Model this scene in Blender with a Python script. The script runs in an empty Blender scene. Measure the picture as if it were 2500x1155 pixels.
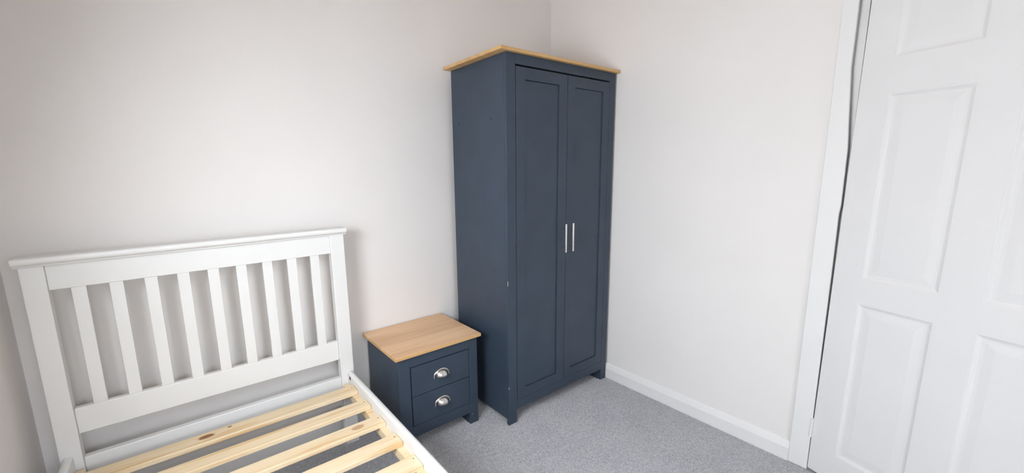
import bpy, bmesh, math, random
from mathutils import Vector, Matrix
random.seed(7)
S = bpy.context.scene
C = S.collection

# ------------------------------------------------------------ camera
cam_d = bpy.data.cameras.new('camera')
cam = bpy.data.objects.new('camera', cam_d); C.objects.link(cam)
yaw, pit, rol = -0.6511, -0.1741, -0.0176
fwd = Vector((-math.sin(yaw)*math.cos(pit), math.cos(yaw)*math.cos(pit), math.sin(pit)))
r = Vector((math.cos(yaw), math.sin(yaw), 0)); up = r.cross(fwd)
r2 = r*math.cos(rol)+up*math.sin(rol); u2 = -r*math.sin(rol)+up*math.cos(rol)
m = Matrix((r2, u2, -fwd)).transposed().to_4x4()
m.translation = Vector((-1.9944, -1.924, 1.2744))
cam.matrix_world = m
cam_d.sensor_width = 36; cam_d.lens = 1006.72*36/2500
cam_d.shift_x = 0.02297; cam_d.shift_y = 0.00614
cam_d.clip_start = 0.02
S.camera = cam

# ------------------------------------------------------------ room dimensions
XL, XR, YB, YF, ZC = -2.453, 0.022, 0.035, -3.30, 2.42
WY0, WY1, WZ0, WZ1 = -1.75, -0.92, 0.80, 1.72       # window in the left wall
VX0, VX1 = -2.35, -1.20                              # added window in the front wall, for the fill lamp

# ------------------------------------------------------------ world, light, exposure
w = bpy.data.worlds.new('sky'); S.world = w; w.use_nodes = True
bg = w.node_tree.nodes['Background']
bg.inputs[0].default_value = (0.62, 0.78, 1.0, 1); bg.inputs[1].default_value = 1.0
def area(name, loc, rot, sx, sy, power, col):
    l = bpy.data.lights.new(name, 'AREA'); l.shape = 'RECTANGLE'; l.size = sx; l.size_y = sy
    l.energy = power; l.color = col
    o = bpy.data.objects.new(name, l); C.objects.link(o); o.location = loc; o.rotation_euler = rot
    return o
# overcast daylight entering through the window opening of the left wall
area('window_daylight', (XL-0.10, (WY0+WY1)/2, (WZ0+WZ1)/2), (0, math.radians(-90+20), 0), WZ1-WZ0-0.1, WY1-WY0-0.1, 38, (0.885, 0.942, 1.0)).data.spread = math.radians(170)
# added fill lamp behind the camera, brightening the back wall; its window is invented
area('added_front_fill', ((VX0+VX1)/2, YF-0.10, (WZ0+WZ1)/2), (math.radians(90-46), 0, 0), VX1-VX0-0.1, WZ1-WZ0-0.1, 18, (0.885, 0.942, 1.0)).data.spread = math.radians(120)
S.view_settings.view_transform = 'Standard'; S.view_settings.look = 'None'
S.view_settings.gamma = 1; S.view_settings.use_curve_mapping = False
S.view_settings.exposure = 0.33

# ------------------------------------------------------------ materials
def mat(name, col, rough=0.5, spec=0.5, metal=0.0):
    m = bpy.data.materials.new(name); m.use_nodes = True
    b = m.node_tree.nodes['Principled BSDF']
    b.inputs['Base Color'].default_value = (*col, 1); b.inputs['Roughness'].default_value = rough
    b.inputs['Specular IOR Level'].default_value = spec; b.inputs['Metallic'].default_value = metal
    return m
def nd(m, t, **k):
    n = m.node_tree.nodes.new(t)
    for a, v in k.items():
        if a in n.inputs: n.inputs[a].default_value = v
        else: setattr(n, a, v)
    return n
def lk(m, a, b): m.node_tree.links.new(a, b)
def coords(m, scale=(1, 1, 1), rot=(0, 0, 0), loc=(0, 0, 0)):
    tc = nd(m, 'ShaderNodeTexCoord'); mp = nd(m, 'ShaderNodeMapping')
    mp.inputs['Scale'].default_value = scale; mp.inputs['Rotation'].default_value = rot; mp.inputs['Location'].default_value = loc
    lk(m, tc.outputs['Object'], mp.inputs['Vector']); return mp.outputs[0]
def ramp(m, stops):
    n = nd(m, 'ShaderNodeValToRGB'); e = n.color_ramp.elements
    while len(e) < len(stops): e.new(0.5)
    for i, (p, c) in enumerate(stops): e[i].position = p; e[i].color = (*c, 1)
    return n
def bump(m, fac, strength, dist):
    n = nd(m, 'ShaderNodeBump'); n.inputs['Strength'].default_value = strength; n.inputs['Distance'].default_value = dist
    lk(m, fac, n.inputs['Height']); lk(m, n.outputs[0], m.node_tree.nodes['Principled BSDF'].inputs['Normal']); return n
def painted(name, col, rough, var=0.04, scale=6, bs=0.15, bscale=180, spec=0.5):
    m = mat(name, col, rough, spec)
    v = coords(m)
    n = nd(m, 'ShaderNodeTexNoise', Scale=scale, Detail=4.0); lk(m, v, n.inputs['Vector'])
    rp = ramp(m, [(0.3, tuple(c*(1-var) for c in col)), (0.7, tuple(min(1, c*(1+var)) for c in col))])
    lk(m, n.outputs['Fac'], rp.inputs[0]); lk(m, rp.outputs[0], m.node_tree.nodes['Principled BSDF'].inputs['Base Color'])
    n2 = nd(m, 'ShaderNodeTexNoise', Scale=bscale, Detail=3.0); lk(m, v, n2.inputs['Vector'])
    bump(m, n2.outputs['Fac'], bs, 0.001)
    return m
M_wall = painted('wall_paint', (0.838, 0.803, 0.777), 0.75, 0.012, 2.5, 0.35, 90, 0.2)
M_ceil = painted('ceiling_paint', (0.86, 0.77, 0.69), 0.9, 0.01, 3, 0.2, 90, 0.1)
M_gloss = painted('white_gloss_paint', (0.82, 0.805, 0.79), 0.55, 0.015, 5, 0.25, 60, 0.3)
M_door = painted('door_paint', (0.79, 0.775, 0.765), 0.55, 0.012, 5, 0.25, 45, 0.3)
M_bed = painted('white_bed_lacquer', (0.80, 0.79, 0.775), 0.4, 0.01, 6, 0.08, 150, 0.4)
M_navy = painted('slate_blue_paint', (0.038, 0.054, 0.080), 0.42, 0.08, 9, 0.5, 420, 0.35)
M_dark = mat('dark_void', (0.012, 0.012, 0.014), 0.8)
M_steel = mat('brushed_steel', (0.72, 0.69, 0.66), 0.25, 0.5, 1.0)
M_screw = mat('screw_metal', (0.28, 0.2, 0.13), 0.45, 0.5, 0.6)

def carpet():
    m = mat('grey_carpet', (0.3, 0.3, 0.31), 0.95, 0.1)
    v = coords(m); vs = coords(m, (1, 0.42, 1), (0, 0, 0.65))
    n1 = nd(m, 'ShaderNodeTexNoise', Scale=330.0, Detail=4.0, Roughness=0.75); lk(m, vs, n1.inputs['Vector'])
    n2 = nd(m, 'ShaderNodeTexNoise', Scale=60.0, Detail=3.0); lk(m, v, n2.inputs['Vector'])
    n3 = nd(m, 'ShaderNodeTexNoise', Scale=5.0, Detail=2.0); lk(m, v, n3.inputs['Vector'])
    a = nd(m, 'ShaderNodeMath', operation='MULTIPLY_ADD'); lk(m, n2.outputs['Fac'], a.inputs[0]); a.inputs[1].default_value = 0.35
    lk(m, n1.outputs['Fac'], a.inputs[2])
    b = nd(m, 'ShaderNodeMath', operation='MULTIPLY_ADD'); lk(m, n3.outputs['Fac'], b.inputs[0]); b.inputs[1].default_value = 0.22
    lk(m, a.outputs[0], b.inputs[2])
    rp = ramp(m, [(0.62, (0.34, 0.345, 0.37)), (0.82, (0.60, 0.60, 0.62)), (1.0, (0.85, 0.83, 0.82))])
    lk(m, b.outputs[0], rp.inputs[0]); lk(m, rp.outputs[0], m.node_tree.nodes['Principled BSDF'].inputs['Base Color'])
    bump(m, a.outputs[0], 0.9, 0.006)
    return m
M_carpet = carpet()

def oak(name, c1, c2, c3):
    m = mat(name, c2, 0.42, 0.35)
    v = coords(m, (1.1, 13, 13)); v2 = coords(m, (3.0, 110, 110))
    n1 = nd(m, 'ShaderNodeTexNoise', Scale=1.0, Detail=5.0, Distortion=0.5); lk(m, v, n1.inputs['Vector'])
    n2 = nd(m, 'ShaderNodeTexNoise', Scale=1.0, Detail=4.0); lk(m, v2, n2.inputs['Vector'])
    mx = nd(m, 'ShaderNodeMath', operation='MULTIPLY_ADD'); lk(m, n2.outputs['Fac'], mx.inputs[0]); mx.inputs[1].default_value = 0.25
    lk(m, n1.outputs['Fac'], mx.inputs[2])
    rp = ramp(m, [(0.48, c1), (0.64, c2), (0.80, c3)])
    lk(m, mx.outputs[0], rp.inputs[0]); lk(m, rp.outputs[0], m.node_tree.nodes['Principled BSDF'].inputs['Base Color'])
    return m
M_oak = oak('oak_effect', (0.63, 0.38, 0.205), (0.75, 0.48, 0.28), (0.82, 0.56, 0.34))

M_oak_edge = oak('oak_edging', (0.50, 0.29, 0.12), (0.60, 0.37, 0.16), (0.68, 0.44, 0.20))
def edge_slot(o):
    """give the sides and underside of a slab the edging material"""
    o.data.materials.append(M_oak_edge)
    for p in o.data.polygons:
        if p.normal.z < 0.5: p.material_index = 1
def pine(name, knots=(), seed=0.0, pale=False):
    """pale pine, grain along local x; knots = (x, y, rx, ry) in local metres"""
    m = mat(name, (0.7, 0.5, 0.3), 0.5, 0.3)
    nt = m.node_tree; B = nt.nodes['Principled BSDF']
    v = coords(m, (1.1, 30, 30), loc=(seed, seed*3, seed)); v2 = coords(m, (5, 60, 60), loc=(seed, 0, seed))
    n1 = nd(m, 'ShaderNodeTexNoise', Scale=1.0, Detail=4.0, Distortion=0.8); lk(m, v, n1.inputs['Vector'])
    n2 = nd(m, 'ShaderNodeTexNoise', Scale=1.0, Detail=2.0); lk(m, v2, n2.inputs['Vector'])
    mx = nd(m, 'ShaderNodeMath', operation='MULTIPLY_ADD'); lk(m, n2.outputs['Fac'], mx.inputs[0]); mx.inputs[1].default_value = 0.3
    lk(m, n1.outputs['Fac'], mx.inputs[2])
    rp = ramp(m, [(0.42, (0.69, 0.45, 0.225)), (0.54, (0.80, 0.62, 0.39)), (0.70, (0.83, 0.675, 0.465)), (0.83, (0.71, 0.47, 0.23))])
    lk(m, mx.outputs[0], rp.inputs[0])
    cur = rp.outputs[0]
    tc = nd(m, 'ShaderNodeTexCoord'); sp = nd(m, 'ShaderNodeSeparateXYZ'); lk(m, tc.outputs['Object'], sp.inputs[0])
    wob = nd(m, 'ShaderNodeTexNoise', Scale=60.0); lk(m, tc.outputs['Object'], wob.inputs['Vector'])
    for kx, ky, rx, ry in knots:
        cx_ = nd(m, 'ShaderNodeMath', operation='SUBTRACT'); lk(m, sp.outputs[0], cx_.inputs[0]); cx_.inputs[1].default_value = kx
        cy_ = nd(m, 'ShaderNodeMath', operation='SUBTRACT'); lk(m, sp.outputs[1], cy_.inputs[0]); cy_.inputs[1].default_value = ky
        dx = nd(m, 'ShaderNodeMath', operation='DIVIDE'); lk(m, cx_.outputs[0], dx.inputs[0]); dx.inputs[1].default_value = rx
        dy = nd(m, 'ShaderNodeMath', operation='DIVIDE'); lk(m, cy_.outputs[0], dy.inputs[0]); dy.inputs[1].default_value = ry
        cb = nd(m, 'ShaderNodeCombineXYZ'); lk(m, dx.outputs[0], cb.inputs[0]); lk(m, dy.outputs[0], cb.inputs[1])
        ln = nd(m, 'ShaderNodeVectorMath', operation='LENGTH'); lk(m, cb.outputs[0], ln.inputs[0])
        ad = nd(m, 'ShaderNodeMath', operation='MULTIPLY_ADD'); lk(m, wob.outputs['Fac'], ad.inputs[0]); ad.inputs[1].default_value = 0.5
        lk(m, ln.outputs['Value'], ad.inputs[2])
        kr = ramp(m, [(0.0, (0.20, 0.09, 0.035)), (0.62, (0.34, 0.17, 0.075)), (0.69, (0.12, 0.055, 0.02)), (0.76, (0.55, 0.34, 0.16))])
        if pale:
            for e, c_ in zip(kr.color_ramp.elements, ((0.50, 0.31, 0.17), (0.56, 0.36, 0.20), (0.40, 0.23, 0.11), (0.66, 0.46, 0.26))): e.color = (*c_, 1)
        sc_ = nd(m, 'ShaderNodeMath', operation='MULTIPLY'); lk(m, ad.outputs[0], sc_.inputs[0]); sc_.inputs[1].default_value = 0.55
        lk(m, sc_.outputs[0], kr.inputs[0])
        fr = ramp(m, [(0.70, (1, 1, 1)), (0.98, (0, 0, 0))]); lk(m, sc_.outputs[0], fr.inputs[0])
        mi = nd(m, 'ShaderNodeMix', data_type='RGBA')
        lk(m, fr.outputs[0], mi.inputs[0]); lk(m, cur, mi.inputs[6]); lk(m, kr.outputs[0], mi.inputs[7]); cur = mi.outputs[2]
    lk(m, cur, B.inputs['Base Color'])
    return m
M_pine = pine('pine')

# ------------------------------------------------------------ mesh helpers
def box(bm, x0, x1, y0, y1, z0, z1, bev=0.0, seg=2):
    t = bmesh.new()
    vs = [t.verts.new(p) for p in ((x0,y0,z0),(x1,y0,z0),(x1,y1,z0),(x0,y1,z0),(x0,y0,z1),(x1,y0,z1),(x1,y1,z1),(x0,y1,z1))]
    for f in ((0,3,2,1),(4,5,6,7),(0,1,5,4),(1,2,6,5),(2,3,7,6),(3,0,4,7)): t.faces.new([vs[i] for i in f])
    if bev: bmesh.ops.bevel(t, geom=t.edges[:], offset=bev, segments=seg, profile=0.5, affect='EDGES')
    me = bpy.data.meshes.new('tmp'); t.to_mesh(me); t.free(); bm.from_mesh(me); bpy.data.meshes.remove(me)
def prism(bm, prof, axis, a0, a1):
    """closed 2D profile extruded along an axis ('x': prof=(y,z), 'y': prof=(x,z), 'z': prof=(x,y))"""
    def P(p, a): return (a, p[0], p[1]) if axis == 'x' else (p[0], a, p[1]) if axis == 'y' else (p[0], p[1], a)
    A = [bm.verts.new(P(p, a0)) for p in prof]; B = [bm.verts.new(P(p, a1)) for p in prof]
    n = len(prof); fs = [bm.faces.new(A[::-1]), bm.faces.new(B)]
    for i in range(n): fs.append(bm.faces.new((A[i], A[(i+1) % n], B[(i+1) % n], B[i])))
    bmesh.ops.recalc_face_normals(bm, faces=fs)
def cyl(bm, p0, p1, rad, n=16, rad2=None):
    p0, p1 = Vector(p0), Vector(p1); d = p1-p0; L = d.length
    q = Vector((0, 0, 1)).rotation_difference(d.normalized()).to_matrix().to_4x4()
    q.translation = (p0+p1)/2
    bmesh.ops.create_cone(bm, cap_ends=True, segments=n, radius1=rad, radius2=rad if rad2 is None else rad2, depth=L, matrix=q)
def obj(name, bm, m, parent=None, org=None, smooth=False):
    if isinstance(org, (tuple, list)): bmesh.ops.translate(bm, verts=bm.verts[:], vec=-Vector(org))
    me = bpy.data.meshes.new(name); bm.to_mesh(me); bm.free(); me.materials.append(m)
    if smooth:
        for p in me.polygons: p.use_smooth = True
    o = bpy.data.objects.new(name, me); C.objects.link(o)
    if org: o.location = org
    if parent: o.parent = parent
    return o
def B(name, m, parent, x0, x1, y0, y1, z0, z1, bev=0.0015, org=None):
    b = bmesh.new(); box(b, x0, x1, y0, y1, z0, z1, bev); return obj(name, b, m, parent, org)
def empty(name, loc, label, cat, group=None):
    o = bpy.data.objects.new(name, None); C.objects.link(o); o.location = loc; o['label'] = label; o['category'] = cat
    o.empty_display_size = 0.1
    if group: o['group'] = group
    return o
def struct(name, bm, m, label=None):
    o = obj(name, bm, m); o['kind'] = 'structure'
    if label: o['label'] = label
    return o
# a part built in world coordinates, hung under an Empty standing at its thing's base
def part(o, root):
    o.parent = root; o.matrix_parent_inverse = Matrix.Translation(root.location).inverted(); return o

# ------------------------------------------------------------ room shell
T = 0.12
OY0, OY1, OZ = -2.222, -1.472, 1.985        # door opening in the right wall
b = bmesh.new(); box(b, XL-T, 1.35, YF-T, YB+T, -0.1, 0); floor = struct('floor', b, M_carpet, 'grey speckled short pile carpet')
b = bmesh.new(); box(b, XL-T, 1.35, YF-T, YB+T, ZC, ZC+0.1); struct('ceiling', b, M_ceil)
b = bmesh.new(); box(b, XL-T, 1.35, YB, YB+T, 0, ZC); struct('wall_back', b, M_wall, 'off white painted wall behind the bed and wardrobe')
b = bmesh.new()
box(b, XL-T, VX0, YF-T, YF, 0, ZC); box(b, VX1, 1.35, YF-T, YF, 0, ZC)
box(b, VX0, VX1, YF-T, YF, 0, WZ0); box(b, VX0, VX1, YF-T, YF, WZ1, ZC)
struct('wall_front', b, M_wall)
b = bmesh.new()
box(b, XR, XR+T, OY1, YB, 0, ZC); box(b, XR, XR+T, YF, OY0, 0, ZC); box(b, XR, XR+T, OY0, OY1, OZ, ZC)
struct('wall_right', b, M_wall, 'off white painted wall between wardrobe and door')
b = bmesh.new()
box(b, XL-T, XL, YF, WY0, 0, ZC); box(b, XL-T, XL, WY1, YB, 0, ZC)
box(b, XL-T, XL, WY0, WY1, 0, WZ0); box(b, XL-T, XL, WY0, WY1, WZ1, ZC)
struct('wall_left', b, M_wall)
b = bmesh.new(); box(b, 1.25, 1.35, YF, YB, 0, ZC); struct('wall_hall', b, M_wall)

# carpet pile: short leaning fibres over the part of the floor in view, one countless mass
import numpy as np
rng = np.random.default_rng(3)
NP = 430000
px_ = rng.uniform(XL+0.004, XR-0.018, NP); py_ = rng.uniform(-1.95, YB-0.018, NP)
feet = [(-0.778, -0.722, -0.473, -0.456), (-0.047, -0.001, -0.473, -0.38), (-1.297, -1.239, -0.339, -0.322), (-0.921, -0.870, -0.339, -0.247),
        (-0.778, -0.761, -0.093, -0.032), (-0.017, -0.001, -0.093, -0.032), (-1.297, -1.280, -0.339, 0.012), (-0.887, -0.870, -0.339, 0.012),
        (-1.297, -1.239, -0.339, -0.247), (-2.389, -2.333, -0.103, -0.060), (-1.470, -1.411, -0.103, -0.060)]
keep = np.ones(NP, bool)
for q0, q1, q2, q3 in feet: keep &= ~((px_ > q0) & (px_ < q1) & (py_ > q2) & (py_ < q3))
px_, py_ = px_[keep], py_[keep]; NP = len(px_)
hh = rng.uniform(0.0022, 0.0050, NP); rad = rng.uniform(0.0009, 0.0016, NP)
a0 = rng.uniform(0, 2*np.pi, NP)
V = np.zeros((NP, 4, 3), dtype=np.float32)
for k in range(3):
    V[:, k, 0] = px_+rad*np.cos(a0+k*2.0944); V[:, k, 1] = py_+rad*np.sin(a0+k*2.0944); V[:, k, 2] = 0.0002
V[:, 3, 0] = px_+rng.normal(0.0004, 0.0013, NP); V[:, 3, 1] = py_+rng.normal(-0.0004, 0.0013, NP); V[:, 3, 2] = hh
base = (np.arange(NP)*4)[:, None, None]
F_ = (np.array([[0, 1, 3], [1, 2, 3], [2, 0, 3]])[None]+base).astype(np.int32).reshape(-1)
me = bpy.data.meshes.new('carpet_pile')
me.vertices.add(NP*4); me.vertices.foreach_set('co', V.reshape(-1))
me.loops.add(NP*9); me.loops.foreach_set('vertex_index', F_)
me.polygons.add(NP*3); me.polygons.foreach_set('loop_start', np.arange(NP*3, dtype=np.int32)*3)
me.update(calc_edges=True)
at = me.attributes.new('fibre', 'FLOAT', 'POINT')
at.data.foreach_set('value', np.repeat(rng.normal(0.5, 0.22, NP).clip(0, 1), 4).astype(np.float32))
M_pile = mat('carpet_fibre', (0.5, 0.5, 0.5), 0.95, 0.1)
v = coords(M_pile)
n1 = nd(M_pile, 'ShaderNodeTexNoise', Scale=90.0, Detail=3.0, Roughness=0.6); lk(M_pile, v, n1.inputs['Vector'])
n2 = nd(M_pile, 'ShaderNodeTexNoise', Scale=9.0, Detail=2.0); lk(M_pile, v, n2.inputs['Vector'])
fa = nd(M_pile, 'ShaderNodeAttribute'); fa.attribute_name = 'fibre'
s1 = nd(M_pile, 'ShaderNodeMath', operation='MULTIPLY_ADD'); lk(M_pile, n1.outputs['Fac'], s1.inputs[0]); s1.inputs[1].default_value = 1.1; lk(M_pile, fa.outputs['Fac'], s1.inputs[2])
s2 = nd(M_pile, 'ShaderNodeMath', operation='MULTIPLY_ADD'); lk(M_pile, n2.outputs['Fac'], s2.inputs[0]); s2.inputs[1].default_value = 0.3; lk(M_pile, s1.outputs[0], s2.inputs[2])
s3 = nd(M_pile, 'ShaderNodeMath', operation='MULTIPLY'); lk(M_pile, s2.outputs[0], s3.inputs[0]); s3.inputs[1].default_value = 0.5
rp = ramp(M_pile, [(0.30, (0.40, 0.405, 0.44)), (0.58, (0.66, 0.66, 0.69)), (0.88, (0.88, 0.86, 0.85))])
lk(M_pile, s3.outputs[0], rp.inputs[0]); lk(M_pile, rp.outputs[0], M_pile.node_tree.nodes['Principled BSDF'].inputs['Base Color'])
me.materials.append(M_pile)
pile = bpy.data.objects.new('carpet_pile', me); C.objects.link(pile)
pile['kind'] = 'stuff'; pile.parent = floor

# window
b = bmesh.new()
fx0, fx1 = XL-0.09, XL-0.045
box(b, fx0, fx1, WY0, WY1, WZ0, WZ0+0.05, 0.003); box(b, fx0, fx1, WY0, WY1, WZ1-0.05, WZ1, 0.003)
box(b, fx0, fx1, WY0, WY0+0.05, WZ0+0.05, WZ1-0.05, 0.003); box(b, fx0, fx1, WY1-0.05, WY1, WZ0+0.05, WZ1-0.05, 0.003)
ym = (WY0+WY1)/2; box(b, fx0, fx1, ym-0.025, ym+0.025, WZ0+0.05, WZ1-0.05, 0.003)
win = struct('window_1', b, M_gloss)
glass = mat('window_glass', (1, 1, 1), 0.0); glass.node_tree.nodes['Principled BSDF'].inputs['Transmission Weight'].default_value = 1.0
for a0, a1 in ((WY0+0.05, ym-0.025), (ym+0.025, WY1-0.05)):
    B('pane', glass, win, XL-0.118, XL-0.114, a0, a1, WZ0+0.05, WZ1-0.05, 0)
B('window_sill', M_gloss, win, XL-0.045, XL+0.03, WY0-0.03, WY1+0.03, WZ0-0.03, WZ0, 0.004)

b = bmesh.new(); f0, f1 = YF-0.09, YF-0.045  # added unseen window: frame, panes and sill around the front fill lamp
box(b, VX0, VX1, f0, f1, WZ0, WZ0+0.05, 0.003); box(b, VX0, VX1, f0, f1, WZ1-0.05, WZ1, 0.003)
box(b, VX0, VX0+0.05, f0, f1, WZ0+0.05, WZ1-0.05, 0.003); box(b, VX1-0.05, VX1, f0, f1, WZ0+0.05, WZ1-0.05, 0.003)
xm = (VX0+VX1)/2; box(b, xm-0.025, xm+0.025, f0, f1, WZ0+0.05, WZ1-0.05, 0.003)
win = struct('added_window', b, M_gloss)
for a0, a1 in ((VX0+0.05, xm-0.025), (xm+0.025, VX1-0.05)):
    B('pane', glass, win, a0, a1, YF-0.118, YF-0.114, WZ0+0.05, WZ1-0.05, 0)
B('window_sill', M_gloss, win, VX0-0.03, VX1+0.03, YF-0.045, YF+0.03, WZ0-0.03, WZ0, 0.004)

# baseboards: face, then a shallow chamfer back to the wall
def skirt(name, axis, a0, a1, wallc, sgn, label=None):
    t, h = 0.017, 0.090
    prof = [(wallc, 0), (wallc+sgn*t, 0), (wallc+sgn*t, h*0.66), (wallc+sgn*t*0.86, h*0.73), (wallc+sgn*t*0.42, h*0.95), (wallc+sgn*t*0.25, h), (wallc, h)]
    b = bmesh.new(); prism(b, prof, axis, a0, a1)
    return struct(name, b, M_gloss, label)
skirt('baseboard_right', 'y', YB-0.018, -1.4275, XR, -1, 'white gloss baseboard with a chamfered top')
skirt('baseboard_back', 'x', XL, XR, YB, -1)
skirt('baseboard_left', 'y', YF, YB-0.018, XL, 1)
skirt('baseboard_front', 'x', XL+0.018, XR-0.018, YF, 1)
skirt('baseboard_side', 'y', YF, OY0-0.07, XR, -1)

# door lining and architraves
b = bmesh.new()
box(b, XR+0.018, XR+T, OY1-0.026, OY1-0.0005, 0, OZ); box(b, XR+0.001, XR+T, OY0-0.022, OY0, 0, OZ+0.02); box(b, XR+0.001, XR+T, OY0, OY1, OZ-0.02, OZ-0.0005)
box(b, XR+0.05, XR+T, OY1-0.040, OY1-0.026, 0, OZ-0.02); box(b, XR+0.045, XR+T, OY0, OY0+0.014, 0, OZ); box(b, XR+0.05, XR+T, OY0+0.014, OY1-0.04, OZ-0.034, OZ-0.02)
struct('trim_1', b, M_gloss, 'white door lining')
def arch(name, pts, label=None):
    """flat architrave board outlined in (y, z), standing proud of the right wall"""
    b = bmesh.new(); prism(b, pts, 'x', 0.006, XR)
    es = [e for e in b.edges if abs(e.verts[0].co.x-0.006) < 1e-6 and abs(e.verts[1].co.x-0.006) < 1e-6]
    bmesh.ops.bevel(b, geom=es, offset=0.004, segments=3, profile=0.5, affect='EDGES')
    return struct(name, b, M_gloss, label)
arch('trim_2', [(-1.427, 0), (-1.427, OZ+0.05), (-1.474, OZ+0.05), (-1.475, 1.62), (-1.486, 1.45), (-1.4945, 1.33), (-1.4965, 1.12), (-1.4935, 1.09), (-1.4945, 0.9), (-1.4955, 0)], 'white door architrave on the hinge side')
arch('trim_3', [(OY0-0.068, 0), (OY0, 0), (OY0, OZ+0.05), (OY0-0.068, OZ+0.05)])
arch('trim_4', [(OY0-0.068, OZ+0.05), (OY0-0.068, OZ+0.115), (-1.427, OZ+0.115), (-1.427, OZ+0.05)])

# six panel door, swung 16 degrees into the room
th, tilt = 0.2821, 0.0059
DW, DH, DT = 0.705, 1.955, 0.035
cols = [(0.0893, 0.3022), (0.3937, 0.607)]
rows = [(0.124, 0.7655), (0.8553, 1.5093), (1.6216, 1.845)]
b = bmesh.new()
xs = [0.003, cols[0][0], cols[0][1], cols[1][0], cols[1][1], DW]
for i in (0, 2, 4): box(b, xs[i], xs[i+1], 0, DT, 0.012, DH, 0.0)
zs = [0.012, rows[0][0], rows[0][1], rows[1][0], rows[1][1], rows[2][0], rows[2][1], DH]
for c0, c1 in cols:
    for i in (0, 2, 4, 6): box(b, c0, c1, 0, DT, zs[i], zs[i+1])
door = struct('door_1', b, M_door, 'white painted six panel door standing slightly open')
Md = Matrix(((-math.sin(th), math.cos(th), 0), (-math.cos(th), -math.sin(th), 0), (0, 0, 1))).to_4x4()
Md.translation = Vector((0.010, -1.4944, 0))
door.matrix_world = Md @ Matrix.Rotation(tilt, 4, 'Y')
for c0, c1 in cols:
    for z0, z1 in rows:
        # sloping moulding around, flat bed, raised field
        b = bmesh.new()
        rings = [(0.0, 0.0008), (0.005, 0.001), (0.011, 0.0045), (0.016, 0.0062), (0.024, 0.0062), (0.046, 0.0036), (0.0475, 0.0036)]
        prev = None
        for ins, dep in rings:
            q = [b.verts.new(p) for p in ((c0+ins, dep, z0+ins), (c1-ins, dep, z0+ins), (c1-ins, dep, z1-ins), (c0+ins, dep, z1-ins))]
            if prev:
                for i in range(4): b.faces.new((prev[i], prev[(i+1) % 4], q[(i+1) % 4], q[i]))
            prev = q
        b.faces.new(prev)
        box(b, c0, c1, 0.012, DT-0.004, z0, z1)
        obj('door_panel', b, M_door, door)
for hz in (0.155, 1.86):
    b = bmesh.new()
    for k in range(5): cyl(b, (0.0, -0.004, hz+k*0.0165), (0.0, -0.004, hz+k*0.0165+0.0158), 0.0055, 14)
    box(b, -0.008, 0.0035, -0.0025, 0.003, hz, hz+0.082, 0.0008)
    obj('hinge', b, M_gloss, door)

# ------------------------------------------------------------ wardrobe
wx0, wx1, wy, wyb, wh = -0.7776, -0.001, -0.4727, -0.032, 1.780
lx, rx_, mx_ = -0.7225, -0.0467, -0.3793
W = empty('wardrobe', ((wx0+wx1)/2, (wy+wyb)/2, 0), 'tall slate blue two door wardrobe with an oak effect top in the corner', 'wardrobe')
def wp(name, m, *a, bev=0.0015, par=None):
    b = bmesh.new(); box(b, *a, bev)
    o = obj(name, b, m)
    return part(o, W)
ft = 0.016
wp('side_panel', M_navy, wx0, wx0+ft, wy+ft, wyb, 0.030, wh)
wp('side_panel', M_navy, wx1-ft, wx1, wy+ft, wyb, 0.030, wh)
wp('back_foot', M_navy, wx0, wx0+ft, wyb-0.06, wyb-0.001, 0, 0.030, bev=0)
wp('back_foot', M_navy, wx1-ft, wx1, wyb-0.06, wyb-0.001, 0, 0.030, bev=0)
wp('back_panel', M_navy, wx0+ft, wx1-ft, wyb-0.006, wyb, 0.06, wh)
wp('stile', M_navy, wx0, lx, wy, wy+ft, 0, wh, bev=0.002)
wp('stile', M_navy, rx_, wx1, wy, wy+ft, 0, wh, bev=0.002)
wp('top_rail', M_navy, lx, rx_, wy, wy+ft, 1.7324+0.003, wh)
wp('bottom_rail', M_navy, lx, rx_, wy, wy+ft, 0.0704, 0.1205)
wp('base_panel', M_navy, wx0+ft, wx1-ft, wy+ft, wyb-0.006, 0.085, 0.101, bev=0)
wp('foot_block', M_navy, rx_, wx1-ft, wy+ft, wy+0.09, 0.0, 0.085, bev=0)
edge_slot(wp('top', M_oak, -0.8192, 0.016, -0.492, -0.0235, wh, wh+0.0145, bev=0.002))
def shaker_door(x0, x1, z0, z1, p0, p1, q0, q1):
    b = bmesh.new(); y0, y1 = wy, wy+0.018
    bv = 0.0
    box(b, x0, p0, y0, y1, z0, z1, bv); box(b, p1, x1, y0, y1, z0, z1, bv)
    box(b, p0, p1, y0, y1, z0, q0, bv); box(b, p0, p1, y0, y1, q1, z1, bv)
    d = part(obj('door', b, M_navy), W)
    b = bmesh.new(); g = 0.0018
    box(b, p0+g, p1-g, y0+0.005, y1-0.004, q0+g, q1-g, 0.001)
    c = obj('door_panel', b, M_navy); c.parent = d
    b = bmesh.new(); box(b, p0-0.004, p1+0.004, y1-0.004, y1-0.001, q0-0.004, q1+0.004)
    c = obj('panel_backing', b, M_navy); c.parent = d
    return d
gp = 0.0022
d1 = shaker_door(lx+gp, mx_-gp*0.7, 0.1205+0.0015, 1.7272, -0.6656, -0.4400, 0.1736, 1.675)
d2 = shaker_door(mx_+gp*0.7, rx_-gp, 0.1205+0.0015, 1.7272, -0.3270, -0.0999, 0.1736, 1.675)
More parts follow.
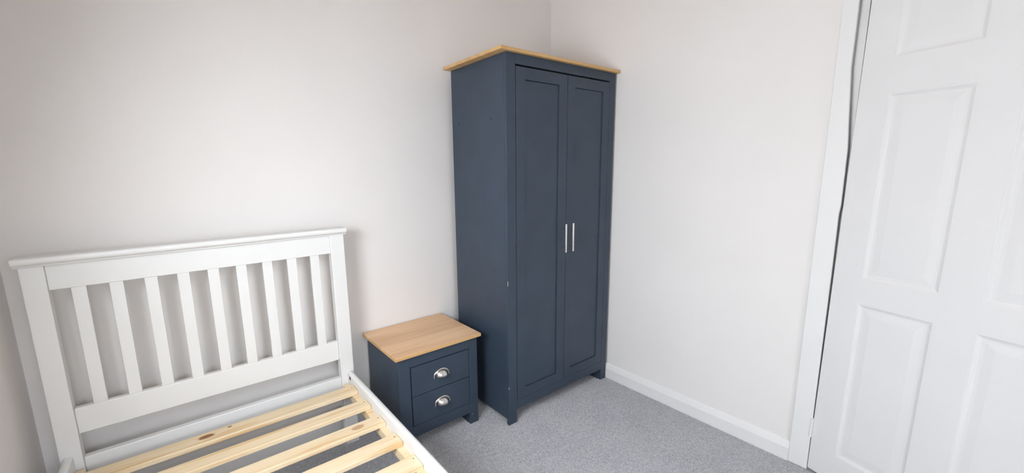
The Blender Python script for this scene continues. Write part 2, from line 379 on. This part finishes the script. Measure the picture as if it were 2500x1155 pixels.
def bar_handle(x, d):
    b = bmesh.new(); y = -0.5015
    cyl(b, (x, y, 0.849), (x, y, 0.9965), 0.0055, 20)
    for z in (0.874, 0.9725): cyl(b, (x, y+0.001, z), (x, wy, z), 0.0028, 12)
    es = [e for e in b.edges if len(e.link_faces) == 2 and any(len(f.verts) > 12 for f in e.link_faces) and (e.verts[0].co-Vector((x, y, e.verts[0].co.z))).length > 0.005]
    o = obj('bar_handle', b, M_steel); o.parent = d; o['label'] = 'slim brushed steel bar handle'
    return o
bar_handle(-0.4085, d1); bar_handle(-0.3535, d2)
# screw cam holes and the pale chip on the left side's front edge
for y, z in ((-0.096, 1.513), (-0.363, 1.509), (-0.436, 0.144)):
    b = bmesh.new(); cyl(b, (wx0+0.001, y, z), (wx0-0.0006, y, z), 0.0045, 14); part(obj('fixing_cap', b, M_dark), W)
M_chip = mat('bare_board', (0.75, 0.72, 0.68), 0.8)
for (x, y, z, hx, hz) in ((wx0, wy, 0.742, 0.0012, 0.011), (wx0+0.001, wy, 0.203, 0.0012, 0.005)):
    b = bmesh.new(); box(b, x-hx*0.6, x+hx, y-0.0004, y+hx*0.6, z-hz, z+hz, 0.0003); part(obj('paint_chip', b, M_chip), W)

b = bmesh.new(); box(b, rx_-0.0006, rx_+0.001, -0.4370, -0.4340, 0.0345, 0.0385, 0.0002); part(obj('paint_chip', b, M_chip), W)

# ------------------------------------------------------------ bedside chest
nx0, nx1, ny, nyb, nh = -1.2965, -0.8705, -0.3385, 0.012, 0.464
N = empty('bedside_chest', ((nx0+nx1)/2, (ny+nyb)/2, 0), 'low slate blue two drawer bedside chest with an oak effect top beside the bed', 'bedside chest')
def npart(name, m, *a, bev=0.0015):
    b = bmesh.new(); box(b, *a, bev); return part(obj(name, b, m), N)
sl, sr = -1.2395, -0.9205
npart('side_panel', M_navy, nx0, nx0+ft, ny+ft, nyb, 0, nh)
npart('side_panel', M_navy, nx1-ft, nx1, ny+ft, nyb, 0, nh)
npart('back_panel', M_navy, nx0+ft, nx1-ft, nyb-0.006, nyb, 0.05, nh)
npart('stile', M_navy, nx0, sl, ny, ny+ft, 0, nh, bev=0.002)
npart('stile', M_navy, sr, nx1, ny, ny+ft, 0, nh, bev=0.002)
npart('foot_block', M_navy, sr, nx1-ft, ny+ft, ny+0.09, 0, 0.07, bev=0)
npart('foot_block', M_navy, nx0+ft, sl, ny+ft, ny+0.09, 0, 0.07, bev=0)
npart('top_rail', M_navy, sl, sr, ny, ny+ft, 0.4105, nh)
npart('bottom_rail', M_navy, sl, sr, ny, ny+ft, 0.063, 0.1185)
npart('base_panel', M_navy, nx0+ft, nx1-ft, ny+ft, nyb-0.006, 0.075, 0.09, bev=0)
edge_slot(npart('top', M_oak, -1.3144, -0.8553, -0.3559, 0.0285, nh, nh+0.0163, bev=0.002))
def cup_handle(cx, cz, parent):
    """cup pull: half dome open below, over an arched back plate with two ears"""
    b = bmesh.new()
    A, H_, D = 0.0310, 0.030, 0.024; nu, nv = 20, 8; z0 = cz-0.013
    def shell(a, h, d):
        g = []
        for i in range(nu+1):
            u = math.pi*i/nu; row = []
            for j in range(nv+1):
                v = (math.pi/2)*j/nv       # v=0 on the drawer face, v=90 at the lip
                x = cx + a*math.cos(u)
                rr = math.sin(u)**0.75
                row.append(b.verts.new((x, yf - d*rr*math.sin(v), z0 + h*rr*math.cos(v) - 0.003*rr*math.sin(v))))
            g.append(row)
        return g
    yf = ny-0.0004
    g1 = shell(A, H_, D); g2 = shell(A-0.0016, H_-0.0016, D-0.0016)
    for i in range(nu):
        for j in range(nv):
            b.faces.new((g1[i][j], g1[i+1][j], g1[i+1][j+1], g1[i][j+1]))
            b.faces.new((g2[i][j], g2[i][j+1], g2[i+1][j+1], g2[i+1][j]))
        b.faces.new((g1[i][nv], g1[i+1][nv], g2[i+1][nv], g2[i][nv]))
    # arched flange, ends turned down as ears
    outer, inner = [], []
    for i in range(29):
        t = math.radians(-14+208*i/28)
        outer.append((cx+0.0445*math.cos(t), z0+0.0345*math.sin(t)))
        k = 1.0 if 20 < math.degrees(t) < 160 else 1.04
        inner.append((cx+0.0355*k*math.cos(t), z0+0.0245*math.sin(t)))
    F = []
    for y in (ny-0.0032, ny+0.0003):
        F.append(([b.verts.new((x, y, z)) for x, z in outer], [b.verts.new((x, y, z)) for x, z in inner]))
    for i in range(28):
        (o0, i0), (o1, i1) = F
        b.faces.new((o0[i], o0[i+1], i0[i+1], i0[i])); b.faces.new((o0[i], o1[i], o1[i+1], o0[i+1])); b.faces.new((i0[i], i0[i+1], i1[i+1], i1[i]))
    for k in (0, 28): b.faces.new((F[0][0][k], F[0][1][k], F[1][1][k], F[1][0][k]))
    bmesh.ops.remove_doubles(b, verts=b.verts[:], dist=1e-5)
    bmesh.ops.recalc_face_normals(b, faces=b.faces[:])
    o = obj('cup_handle', b, M_steel); o.parent = parent; o['label'] = 'polished steel cup handle'
    for p in o.data.polygons: p.use_smooth = True
    return o
for z0, z1, hz in ((0.2650, 0.4068, 0.3375), (0.1205, 0.2620, 0.1955)):
    d = npart('drawer', M_navy, sl+0.0042, sr-0.0022, ny-0.0005, ny+0.016, z0, z1, bev=0.0012)
    cup_handle(-1.0790, hz, d)
b = bmesh.new(); box(b, sl-0.01, sr+0.01, ny+ft+0.0005, ny+ft+0.0015, 0.10, 0.43); part(obj('drawer_gap_shade', b, M_dark), N)  # near-black sheet behind the drawer fronts, shade painted into the gaps
b = bmesh.new(); box(b, sr+0.0105, sr+0.0125, ny-0.0005, ny+0.001, 0.050, 0.0545, 0.0002); part(obj('paint_chip', b, M_chip), N)

# ------------------------------------------------------------ bed
bx0, bx1 = -2.389, -1.411
FY = -2.10                                        # foot of the bed
BED = empty('bed', ((bx0+bx1)/2, -1.05, 0), 'white single bed frame with a slatted headboard and bare pine slats', 'bed')
def bp(name, m, *a, bev=0.002, seg=2):
    b = bmesh.new(); box(b, *a, bev, seg); return part(obj(name, b, m), BED)
pw = 0.059
hy0, hy1 = -0.1027, -0.060
bp('headboard_post', M_bed, bx0, bx0+pw-0.004, hy0, hy1, 0, 1.008, bev=0.003)
bp('headboard_post', M_bed, bx1-pw, bx1, hy0, hy1, 0, 1.008, bev=0.003)
ix0, ix1 = -2.334, -1.470
ry0, ry1 = -0.092, -0.070
bp('headboard_rail', M_bed, ix0, ix1, ry0, ry1, 0.9268, 1.008)
bp('headboard_rail', M_bed, ix0, ix1, ry0, ry1, 0.4292, 0.5196, bev=0.003)
bp('headboard_rail', M_bed, ix0, ix1, ry0, ry1+0.004, 0.205, 0.3408, bev=0.003)
for i in range(9):
    x = -2.2675+0.0913*i
    bp('headboard_slat', M_bed, x-0.018, x+0.018, ry0+0.0015, ry0+0.0145, 0.5196, 0.9268, bev=0.0015)
# cap rail with a rounded nose over a small cove
b = bmesh.new()
prof = [(hy1+0.004, 1.008), (hy0-0.002, 1.008), (hy0-0.004, 1.013), (hy0-0.010, 1.016)]
prof += [(hy0-0.0105-0.0075*math.sin(math.radians(a)), 1.0265-0.0105*math.cos(math.radians(a))) for a in range(20, 181, 20)]
prof += [(hy1+0.006, 1.037), (hy1+0.009, 1.030), (hy1+0.009, 1.014)]
prism(b, prof, 'x', bx0-0.009, bx1+0.009)
part(obj('headboard_cap', b, M_bed), BED)
# side rails: flat inside, rounded top
def side_rail(x0, x1):
    b = bmesh.new(); rr = (x1-x0)/2
    prof = [(x0, 0.235), (x1, 0.235)] + [(x0+rr+rr*math.cos(math.radians(a)), 0.366-rr*0.62+rr*0.62*math.sin(math.radians(a))) for a in range(0, 181, 15)]
    prism(b, prof, 'y', FY+0.04, hy0)
    return part(obj('side_rail', b, M_bed), BED)
side_rail(-1.4435, -1.4185); side_rail(-2.381, -2.356)
for x, s in ((-1.4435, -1), (-2.356, 1)):
    # support batten inside each rail, and the dark bolt hole by the headboard
    b = bmesh.new(); box(b, min(x, x+s*0.026), max(x, x+s*0.026), FY+0.06, hy0-0.012, 0.278, 0.313, 0.001)
    o = obj('batten', b, M_pine); part(o, BED)
    if s < 0:
        b = bmesh.new(); cyl(b, (x-s*0.001, -0.137, 0.346), (x+s*0.0007, -0.137, 0.346), 0.0085, 20); part(obj('bolt_hole', b, M_dark), BED)
# pine slats
slx0, slx1 = -2.353, -1.4445
cxs = (slx0+slx1)/2
def knot(px, py, rx=0.021, ry=0.010): return (px-cxs, py, rx, ry)
kn = {0: [knot(-1.998, 0.004), knot(-1.922, 0.020, 0.006, 0.004)], 2: [knot(-1.540, 0.002, 0.019, 0.011)], 3: [], 4: []}
for i in range(13):
    yc = -0.206-0.1478*i
    wd = 0.064 if i else 0.068
    m_ = pine('pine_slat', kn.get(i, []), 2.37*i+0.6, i == 2)
    b = bmesh.new(); box(b, slx0-cxs, slx1-cxs, -wd/2, wd/2, -0.009, 0.009, 0.0028, 3)
    o = obj('slat', b, m_); o.parent = BED; o.location = (cxs-BED.location.x, yc-BED.location.y, 0.322)
    o.rotation_euler = (0, 0, random.uniform(-0.002, 0.002))
    for sx in (-1, 1):
        b = bmesh.new(); cyl(b, (sx*(slx1-cxs-0.013), 0.012, 0.0085), (sx*(slx1-cxs-0.013), 0.012, 0.0094), 0.0028, 10)
        s_ = obj('screw', b, M_screw, o)
# footboard, out of the picture
bp('footboard_post', M_bed, bx0, bx0+pw, FY, FY+0.045, 0, 0.50, bev=0.003)
bp('footboard_post', M_bed, bx1-pw, bx1, FY, FY+0.045, 0, 0.50, bev=0.003)
bp('footboard_rail', M_bed, bx0+pw, bx1-pw, FY+0.01, FY+0.034, 0.21, 0.47)
